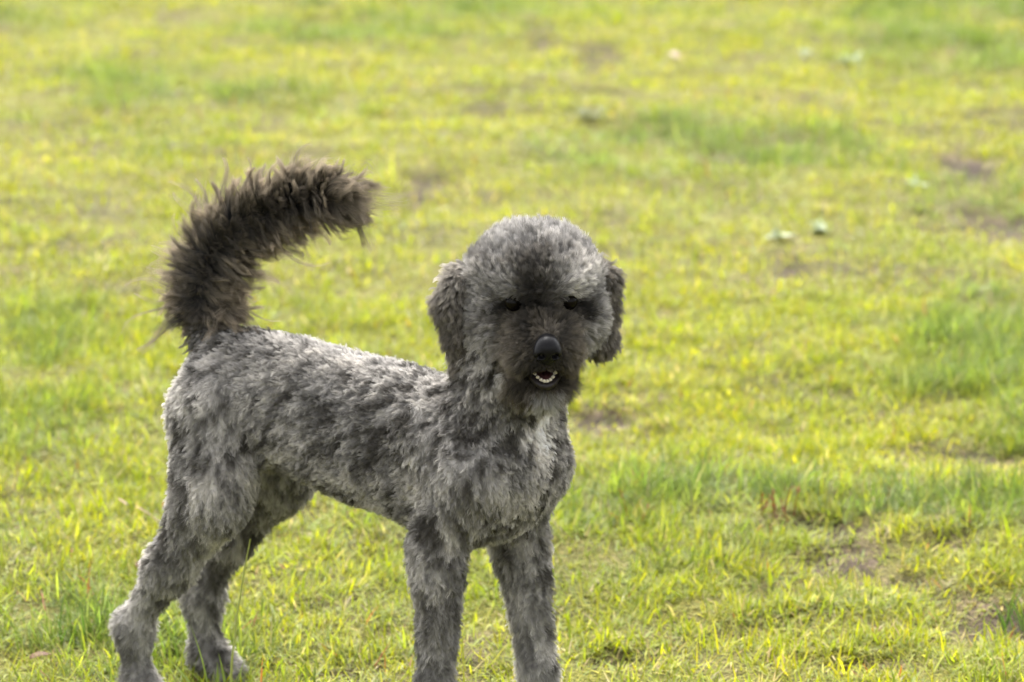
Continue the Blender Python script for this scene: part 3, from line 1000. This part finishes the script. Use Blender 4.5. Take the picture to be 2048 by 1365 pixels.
def nose_fn(p):
    d = d_ell(p, (0.140, 0, -0.036), (0.016, 0.0175, 0.0145))
    d = smin(d, d_ell(p, (0.133, 0, -0.029), (0.019, 0.0130, 0.0125)), 0.010)
    for s in (-1, 1):
        d = smin(d, d_ell(p, (0.143, s * 0.0098, -0.040), (0.0105, 0.0085, 0.0085)), 0.005)
    d = smin(d, d_ell(p, (0.138, 0, -0.050), (0.012, 0.009, 0.008)), 0.006)
    for s in (-1, 1):
        n = d_ell(p, (0.1535, s * 0.0092, -0.0405), (0.0085, 0.0050, 0.0044))
        n = np.minimum(n, d_cone(p, (0.152, s * 0.011, -0.041), (0.146, s * 0.0185, -0.045), 0.0024, 0.0012))
        d = -smin(-d, n, 0.002)
    d = -smin(-d, d_cone(p, (0.1565, 0, -0.036), (0.152, 0, -0.058), 0.0010, 0.0012), 0.0015)
    return d


head_part('nose', nose_fn, (0.10, -0.03, -0.068), (0.165, 0.03, -0.008), 0.0011, M_NOSE)


def ball(name, c, r, mat, parent=None, seg=20):
    vs_, fs_ = [], []
    for i in range(seg // 2 + 1):
        th = math.pi * i / (seg // 2)
        for j in range(seg):
            ph = 2 * math.pi * j / seg
            vs_.append(np.array(c) + r * np.array([math.sin(th) * math.cos(ph), math.sin(th) * math.sin(ph), math.cos(th)]))
    for i in range(seg // 2):
        for j in range(seg):
            fs_.append((i * seg + j, i * seg + (j + 1) % seg, (i + 1) * seg + (j + 1) % seg, (i + 1) * seg + j)[::-1])
    return mesh_obj(name, vs_, fs_, mat, parent or dog)


for e in EYES:
    ball('eye', e + HEAD_R @ np.array([-0.0025, 0, -0.0005]), 0.0118, M_EYE)


def lip_fn(p):
    # a rolled black lip along the lower jaw
    t = np.linspace(-1, 1, 15)
    d = None
    pts = [(0.133 - 0.030 * a * a, 0.0225 * a, -0.0905 + 0.013 * a * a) for a in t]
    for a, b in zip(pts[:-1], pts[1:]):
        e = d_cone(p, a, b, 0.0042, 0.0042)
        d = e if d is None else smin(d, e, 0.003)
    return d


lip = head_part('lower_lip', lip_fn, (0.085, -0.03, -0.105), (0.145, 0.03, -0.07), 0.0013, M_LIP)
head_part('tongue', lambda p: smin(d_ell(p, (0.098, 0, -0.083), (0.034, 0.013, 0.006)), d_ell(p, (0.090, 0, -0.083), (0.02, 0.015, 0.007)), 0.004), (0.055, -0.02, -0.10), (0.14, 0.02, -0.075), 0.0016, M_TONGUE)
# lower teeth: six incisors between two canines, more behind
for k in range(10):
    a = -1 + 2 * (k + 0.5) / 10
    can = k in (1, 8)
    bx, by, bz = 0.1295 - 0.028 * a * a, 0.0205 * a, -0.0875 + 0.0115 * a * a
    hgt = 0.0062 if can else 0.0040
    w = 0.0025
    v, f = surface_nets(lambda p: smin(d_cone(p, (0, 0, 0), (0.001, 0, hgt), w, w * (0.6 if can else 0.95)), d_ell(p, (0, 0, hgt * .4), (0.0017, 0.0040, hgt * .42)), 0.002), (-0.006, -0.006, -0.004), (0.006, 0.006, 0.015), 0.0009)
    v = HEAD_O + (v + np.array([bx, by, bz])) @ HEAD_R.T
    mesh_obj('tooth', v, f, M_TOOTH, lip)

# ------------------------------------------------------------------ single plants and litter on the lawn
def leaf_blade(base, az, lean, length, width, bend, segs=6, fold=0.25):
    """one leaf with a keel along its midrib"""
    d = np.array([math.cos(az), math.sin(az), 0.0]); sd = np.array([-math.sin(az), math.cos(az), 0.0])
    p = np.array(base, float); vs_, fs_ = [], []
    for k in range(segs + 1):
        t = k / segs
        w = width * 0.5 * (0.45 + 0.55 * math.sin(math.pi * min(1, t * 0.9 + 0.12))) * (1 - t ** 3)
        a = lean + bend * t
        up = np.array([0, 0, 1.0]) * math.sin(a) - d * math.cos(a)
        vs_ += [p - sd * w + up * w * fold, p.copy(), p + sd * w + up * w * fold]
        p = p + (d * math.sin(a) + np.array([0, 0, 1.0]) * math.cos(a)) * (length / segs)
    for k in range(segs):
        for q in (0, 1):
            fs_.append((3 * k + q, 3 * k + q + 1, 3 * k + q + 4, 3 * k + q + 3))
    return vs_, fs_


def stem_geo(path, r0, r1, n=6):
    path = [np.array(p, float) for p in path]
    vs_, fs_ = [], []
    for i, p in enumerate(path):
        t = i / (len(path) - 1); r = r0 + (r1 - r0) * t
        for j in range(n):
            a = 2 * math.pi * j / n
            vs_.append(p + r * np.array([math.cos(a), math.sin(a), 0.0]))
    for i in range(len(path) - 1):
        for j in range(n):
            fs_.append((i * n + j, i * n + (j + 1) % n, (i + 1) * n + (j + 1) % n, (i + 1) * n + j))
    return vs_, fs_


def ground_z(x, y):
    return float(height(np.array([x]), np.array([y]))[0])


M_COARSE = leaf_material('coarse_grass', (0.16, 0.21, 0.045))
M_STALK = simple_mat('seed_stalk', (0.30, 0.33, 0.09), 0.6, 0.2, 0.2, 80)
M_DARKGRASS = leaf_material('dark_grass', (0.055, 0.095, 0.018))
M_PALE = leaf_material('pale_leaf', (0.22, 0.26, 0.15), 0.3, 0.5)
M_SILVER = leaf_material('grey_weed_leaf', (0.14, 0.15, 0.075), 0.35, 0.6)
M_RED = leaf_material('red_stem', (0.17, 0.045, 0.025), 0.3)
M_STRAW = leaf_material('dry_leaf', (0.30, 0.23, 0.17), 0.25, 0.7)
M_BROWN = leaf_material('brown_leaf', (0.10, 0.055, 0.035), 0.2, 0.7)
M_TWIG = simple_mat('twig_bark', (0.24, 0.16, 0.13), 0.8, 0.2, 0.4, 120, 0.4)


def grass_tuft(x, y, blades, mat, label, stalks=()):
    t = empty('grass_tuft', (x, y, ground_z(x, y)))
    tag(t, label, 'grass tuft')
    for bx, by, az, lean, L, W, bend in blades:
        v, f = leaf_blade((bx, by, -0.004), az, lean, L, W, bend)
        mesh_obj('blade', v, f, mat, t)
    for pts, r in stalks:
        v, f = stem_geo(pts, r, r * 0.45)
        mesh_obj('stalk', v, f, M_STALK, t)
    return t


rr = random.Random(5)
bl = [(-0.012, 0, 3.0, 0.12, 0.125, 0.009, 0.25), (0.012, 0.01, 2.6, 0.10, 0.075, 0.007, 0.2), (-0.02, -0.01, 2.9, 0.55, 0.095, 0.008, 0.35), (0.025, 0, 0.3, 0.18, 0.085, 0.006, 0.2),
      (0.03, 0.005, 0.1, 0.55, 0.120, 0.007, 0.3), (0.0, 0, 1.6, 0.1, 0.06, 0.006, 0.4)]
bl += [(rr.uniform(-.03, .04), rr.uniform(-.02, .02), rr.uniform(0, 6.28), rr.uniform(.2, .7), rr.uniform(.04, .08), rr.uniform(.003, .006), rr.uniform(.2, .8)) for _ in range(10)]
grass_tuft(-0.362, 0.235, bl, M_COARSE, 'tall coarse grass tuft with a thin seed stalk before the hind paw',
           [([(0.018, 0, 0), (0.022, 0, 0.06), (0.031, 0.002, 0.13), (0.043, 0.004, 0.20), (0.052, 0.005, 0.245)], 0.0021)])
bl = [(rr.uniform(-.03, .03), rr.uniform(-.03, .03), rr.uniform(2.2, 4.0) if rr.random() < .7 else rr.uniform(0, 6.28), rr.uniform(.15, .6), rr.uniform(.06, .105), rr.uniform(.003, .005), rr.uniform(.1, .6)) for _ in range(22)]
grass_tuft(0.875, 0.60, bl, M_DARKGRASS, 'dark green upright grass tuft at the right edge beside bare soil')
bl = [(rr.uniform(-.03, .03), rr.uniform(-.03, .03), rr.uniform(0, 6.28), rr.uniform(.1, .7), rr.uniform(.04, .08), rr.uniform(.003, .006), rr.uniform(.1, .6)) for _ in range(20)]
grass_tuft(-0.60, 0.50, bl, M_DARKGRASS, 'dark green grass tuft at the left edge of the lawn, low down')


def rosette(x, y, name, label, cat, mat, n, L, W, lean, seed, group=None, spread=0.012):
    r = random.Random(seed)
    t = empty(name, (x, y, ground_z(x, y)))
    tag(t, label, cat, group)
    for k in range(n):
        v, f = leaf_blade((r.uniform(-1, 1) * spread, r.uniform(-1, 1) * spread, 0.006), 2.4 * k + r.uniform(-.4, .4), lean * r.uniform(.5, 1.3), L * r.uniform(.7, 1.25), W * r.uniform(.8, 1.2), r.uniform(.2, .8), 5)
        mesh_obj('leaf', v, f, mat, t)
    return t


rosette(0.30, 5.51, 'grey_weed', 'dark grey-green leafy weed standing alone above the dog\'s head', 'weed', M_SILVER, 30, 0.050, 0.011, 0.85, 3, spread=0.045)
rosette(0.83, 3.75, 'pale_weed', 'pale whitish weed, the larger of a pair right of the dog\'s head', 'weed', M_PALE, 11, 0.040, 0.018, 1.15, 4, 'pale-leaved weeds in the lawn', 0.02)
rosette(0.72, 3.62, 'pale_weed', 'pale whitish weed, the smaller of a pair right of the dog\'s head', 'weed', M_PALE, 8, 0.032, 0.015, 1.15, 5, 'pale-leaved weeds in the lawn', 0.02)
rosette(1.20, 6.70, 'pale_weed', 'pale whitish weed in the far lawn at the upper right', 'weed', M_PALE, 10, 0.050, 0.022, 1.15, 6, 'pale-leaved weeds in the lawn', 0.02)
rosette(1.06, 6.88, 'pale_weed', 'small pale weed left of the upper right pale weed', 'weed', M_PALE, 7, 0.036, 0.018, 1.15, 7, 'pale-leaved weeds in the lawn', 0.02)
rosette(1.16, 4.44, 'pale_weed', 'pale whitish weed beside the small soil patch near the right edge', 'weed', M_PALE, 8, 0.036, 0.016, 1.15, 8, 'pale-leaved weeds in the lawn', 0.02)


def sorrel(x, y, n, h, label, seed):
    r = random.Random(seed)
    t = empty('red_sorrel', (x, y, ground_z(x, y)))
    tag(t, label, 'weed', 'reddish weeds in the lawn')
    for k in range(n):
        bx, by = r.uniform(-.035, .035), r.uniform(-.02, .02)
        hh = h * r.uniform(.6, 1.1); lx, ly = r.uniform(-.015, .015), r.uniform(-.01, .01)
        v, f = stem_geo([(bx, by, 0), (bx + lx * .4, by + ly * .4, hh * .5), (bx + lx, by + ly, hh)], 0.0014, 0.0008)
        st = mesh_obj('stem', v, f, M_RED, t)
        for q in range(3):
            z = hh * r.uniform(.4, .95)
            v, f = leaf_blade((bx + lx * z / hh, by + ly * z / hh, z), r.uniform(0, 6.28), .7, r.uniform(.008, .016), .004, .5, 3)
            mesh_obj('leaf', v, f, M_RED, st)


sorrel(0.53, 1.17, 7, 0.055, 'cluster of reddish sorrel stems behind the bare soil patch', 21)
sorrel(0.26, 1.13, 2, 0.060, 'two thin reddish stems standing right of the dog\'s chest', 22)


def litter_leaf(x, y, L, W, az, mat, label):
    v, f = leaf_blade((0, 0, 0.0), 0, 1.05, L, W, 0.55, 7, 0.5)
    v = [p + np.array([0, 0, 0.012]) for p in v]
    o = mesh_obj('dry_leaf', v, f, mat)
    so = o.modifiers.new('thickness', 'SOLIDIFY'); so.thickness = 0.0006
    o.location = (x, y, ground_z(x, y) + 0.004); o.rotation_euler = (0.2, 0.1, az)
    tag(o, label, 'leaf')


litter_leaf(0.61, 6.66, 0.075, 0.04, 1.9, M_STRAW, 'pale beige fallen leaf high in the far lawn')
litter_leaf(-0.545, 0.81, 0.030, 0.018, 0.6, M_BROWN, 'small dark brown fallen leaf left of the hind leg')
litter_leaf(-0.66, 0.385, 0.035, 0.016, 0.2, M_BROWN, 'reddish brown fallen leaf at the bottom left corner')
tz = ground_z(-0.58, 1.12)
v, f = stem_geo([(-0.61, 1.16, tz + .034), (-0.595, 1.14, tz + .030), (-0.575, 1.125, tz + .030), (-0.55, 1.10, tz + .022), (-0.535, 1.09, tz + .014)], 0.0022, 0.0011)
tag(mesh_obj('twig', v, f, M_TWIG), 'thin pinkish brown twig lying in the grass behind the rump', 'twig')
